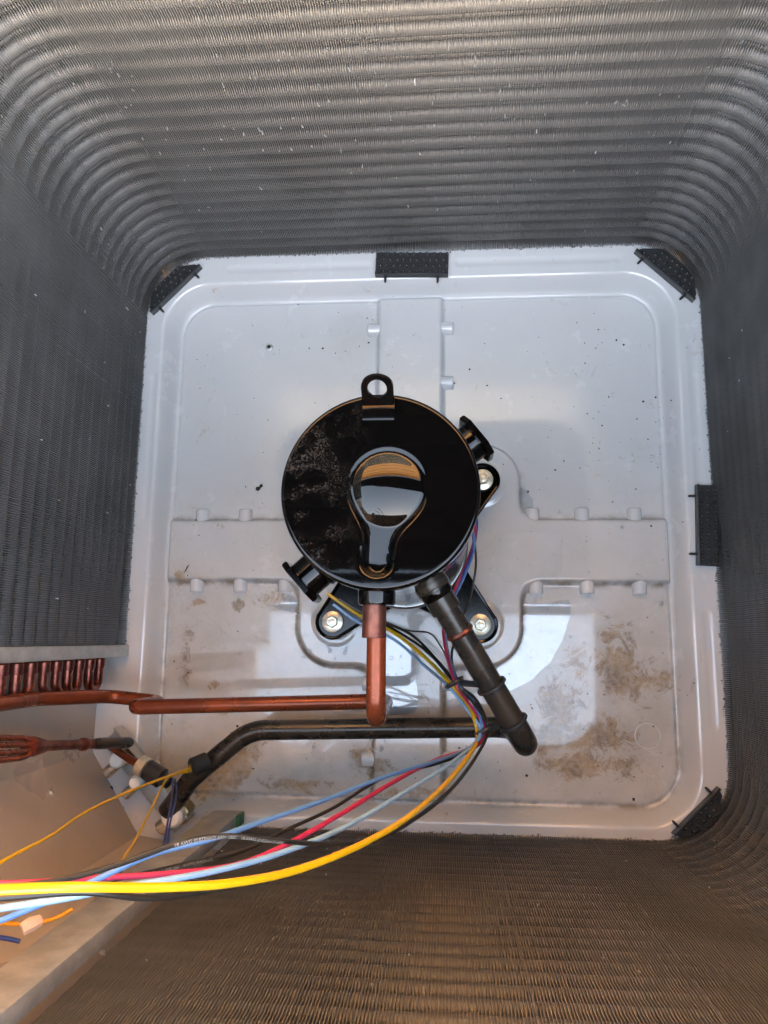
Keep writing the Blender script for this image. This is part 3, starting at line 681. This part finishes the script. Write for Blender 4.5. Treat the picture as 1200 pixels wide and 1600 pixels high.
MB().tube([a0.lerp(a1, .3), a0.lerp(a1, .33), a0.lerp(a1, .8), a0.lerp(a1, .84), a0.lerp(a1, 1.05)], [.0095, .0120, .0120, .0075, .0070], 24).build('body', M['black_plastic'], sw)
s2 = empty('pressure_switch', at(318, 1192, .11)); tag(s2, 'round black switch cap sitting on the dark suction pipe bend', 'pressure switch')
a0 = at(298, 1200, .118) - s2.location; a1 = at(326, 1188, .105) - s2.location
MB().tube([a0, a0.lerp(a1, .1), a0.lerp(a1, .9), a1], [.008, .0105, .0105, .008], 20).build('cap', M['rubber'], s2)
for dy in (-4, 4):
    q = at(299, 1200 + dy, .118) - s2.location; MB().tube([q + (a0 - a1).normalized() * .003, q], .0022, 8).build('terminal', M['brass'], s2)
# valve bracket along the corner panel
vb = empty('valve_bracket'); tag(vb, 'galvanised valve bracket set diagonally across the near left corner', 'bracket')
b0 = at(168, 1150, .045); b1 = at(282, 1292, .045); d = b1 - b0; mid = (b0 + b1) / 2; rot = Matrix.Rotation(math.atan2(d.y, d.x), 3, 'Z')
MB().box((mid.x, mid.y, .034), (d.length, .030, .003), rot, bev=.0008).build('plate', M['galv'], vb)
nrm = Vector((d.y, -d.x, 0)).normalized() * -1
MB().box((mid.x + nrm.x * .0165, mid.y + nrm.y * .0165, .045), (d.length, .003, .024), rot, bev=.0008).build('upstand', M['galv'], vb)
def valve(label, px, py, z, s):
    p = at(px, py, z); e = empty('service_valve', p); tag(e, label, 'service valve', 'service valves in the corner')
    e.rotation_euler.z = math.atan2(d.y, d.x)
    MB().lathe([(.010 * s, -.028), (.010 * s, -.004), (.0125 * s, -.003), (.0125 * s, .006), (.009 * s, .008), (.0085 * s, .013)], 6).build('body', M['brass'], e)
    MB().lathe([(.0095 * s, .0), (.0105 * s, .001), (.0105 * s, .013), (.008 * s, .016)], 20, Matrix.Translation((0, 0, .008))).build('cap', M['white_cap'], e)
    MB().lathe([(.008 * s, .0), (.008 * s, .022), (.006 * s, .024)], 16, Matrix.Rotation(math.pi / 2, 4, 'X') @ Matrix.Translation((0, 0, .006))).build('port_stub', M['silver'], e)
valve('small white capped service valve at the end of the liquid line', 193, 1184, .05, .9)
valve('white capped service port between the two valves', 222, 1218, .045, .8)
valve('large silver service valve at the end of the suction pipe', 278, 1270, .05, 1.25)

# ------------------------------------------------------------------ small debris
def scrap(label, px, py, z, pts, m='leaf', s=.001):
    p = at(px, py, z); o = MB().prism([(x * s, y * s) for x, y in pts], 0, .0012, bev=.0002).build('debris', M[m], None, (p.x, p.y, z)); tag(o, label, 'debris')
scrap('black crumb of debris on the far left quarter of the pan', 405, 763, .001, [(-5, -2), (-2, -4), (1, -2), (2, 1), (5, 2), (4, 6), (1, 5), (0, 2), (-4, 2)])
scrap('dark splinter lying on the raised strip at the left', 291, 889, SZ + .001, [(-3, -6), (0, -2), (4, 6), (1, 3)])
scrap('black crumb of debris below the liquid line', 171, 1234, .03, [(-5, -3), (2, -5), (5, 2), (3, 5), (-2, 3)])
scrap('dark green speck in the water crescent', 791, 1018, .0025, [(-2, -2), (2, -2), (3, 1), (0, 3), (-3, 1)])

# droplets left on the wet pan and loose specks
dr = MB()
for i in range(150):
    if i < 70: u, v_ = rnd.gauss(560, 70), rnd.gauss(1060, 45)
    elif i < 110: u, v_ = rnd.gauss(900, 70), rnd.gauss(930, 40)
    else: u, v_ = rnd.uniform(290, 1020), rnd.uniform(950, 1220)
    p = at(u, v_, .0); 
    if abs(p.x) > .32 or abs(p.y + .002) > .325: continue
    z_ = float(pan_h(np.array([p.x]), np.array([p.y]))[0]); r = rnd.uniform(.0006, .0024) * (1 if rnd.random() < .8 else 1.8)
    dr.lathe([(r, -.0002), (r * .92, r * .22), (r * .6, r * .40), (r * .2, r * .47)], 10, Matrix.Translation((p.x, p.y, z_)) @ Matrix.Rotation(rnd.random() * 3, 4, 'Z') @ Matrix.Diagonal((1, rnd.uniform(.6, 1), 1, 1)))
tag(dr.build('water_droplets', M['water'], smooth=60), 'scattered water droplets on the lower half of the pan', None, kind='stuff')
sp = MB()
for i in range(240):
    if i < 45: u, v_ = rnd.gauss(960, 55), rnd.gauss(630, 90)
    elif i < 55: u, v_ = rnd.uniform(500, 590), rnd.uniform(470, 560)
    else: u, v_ = rnd.uniform(250, 1060), rnd.uniform(470, 1250)
    p = at(u, v_, .0)
    if abs(p.x) > .345 or abs(p.y) > .345: continue
    z_ = float(pan_h(np.array([p.x]), np.array([p.y]))[0]); r = abs(rnd.gauss(0, .0005)) + .0003
    sp.box((p.x, p.y, z_ + .0003), (r * 2, r * rnd.uniform(.7, 2), .0007), Matrix.Rotation(rnd.random() * 3, 3, 'Z'))
tag(sp.build('grit', M['leaf'], smooth=0), 'tiny dark specks of grit scattered over the pan', None, kind='stuff')
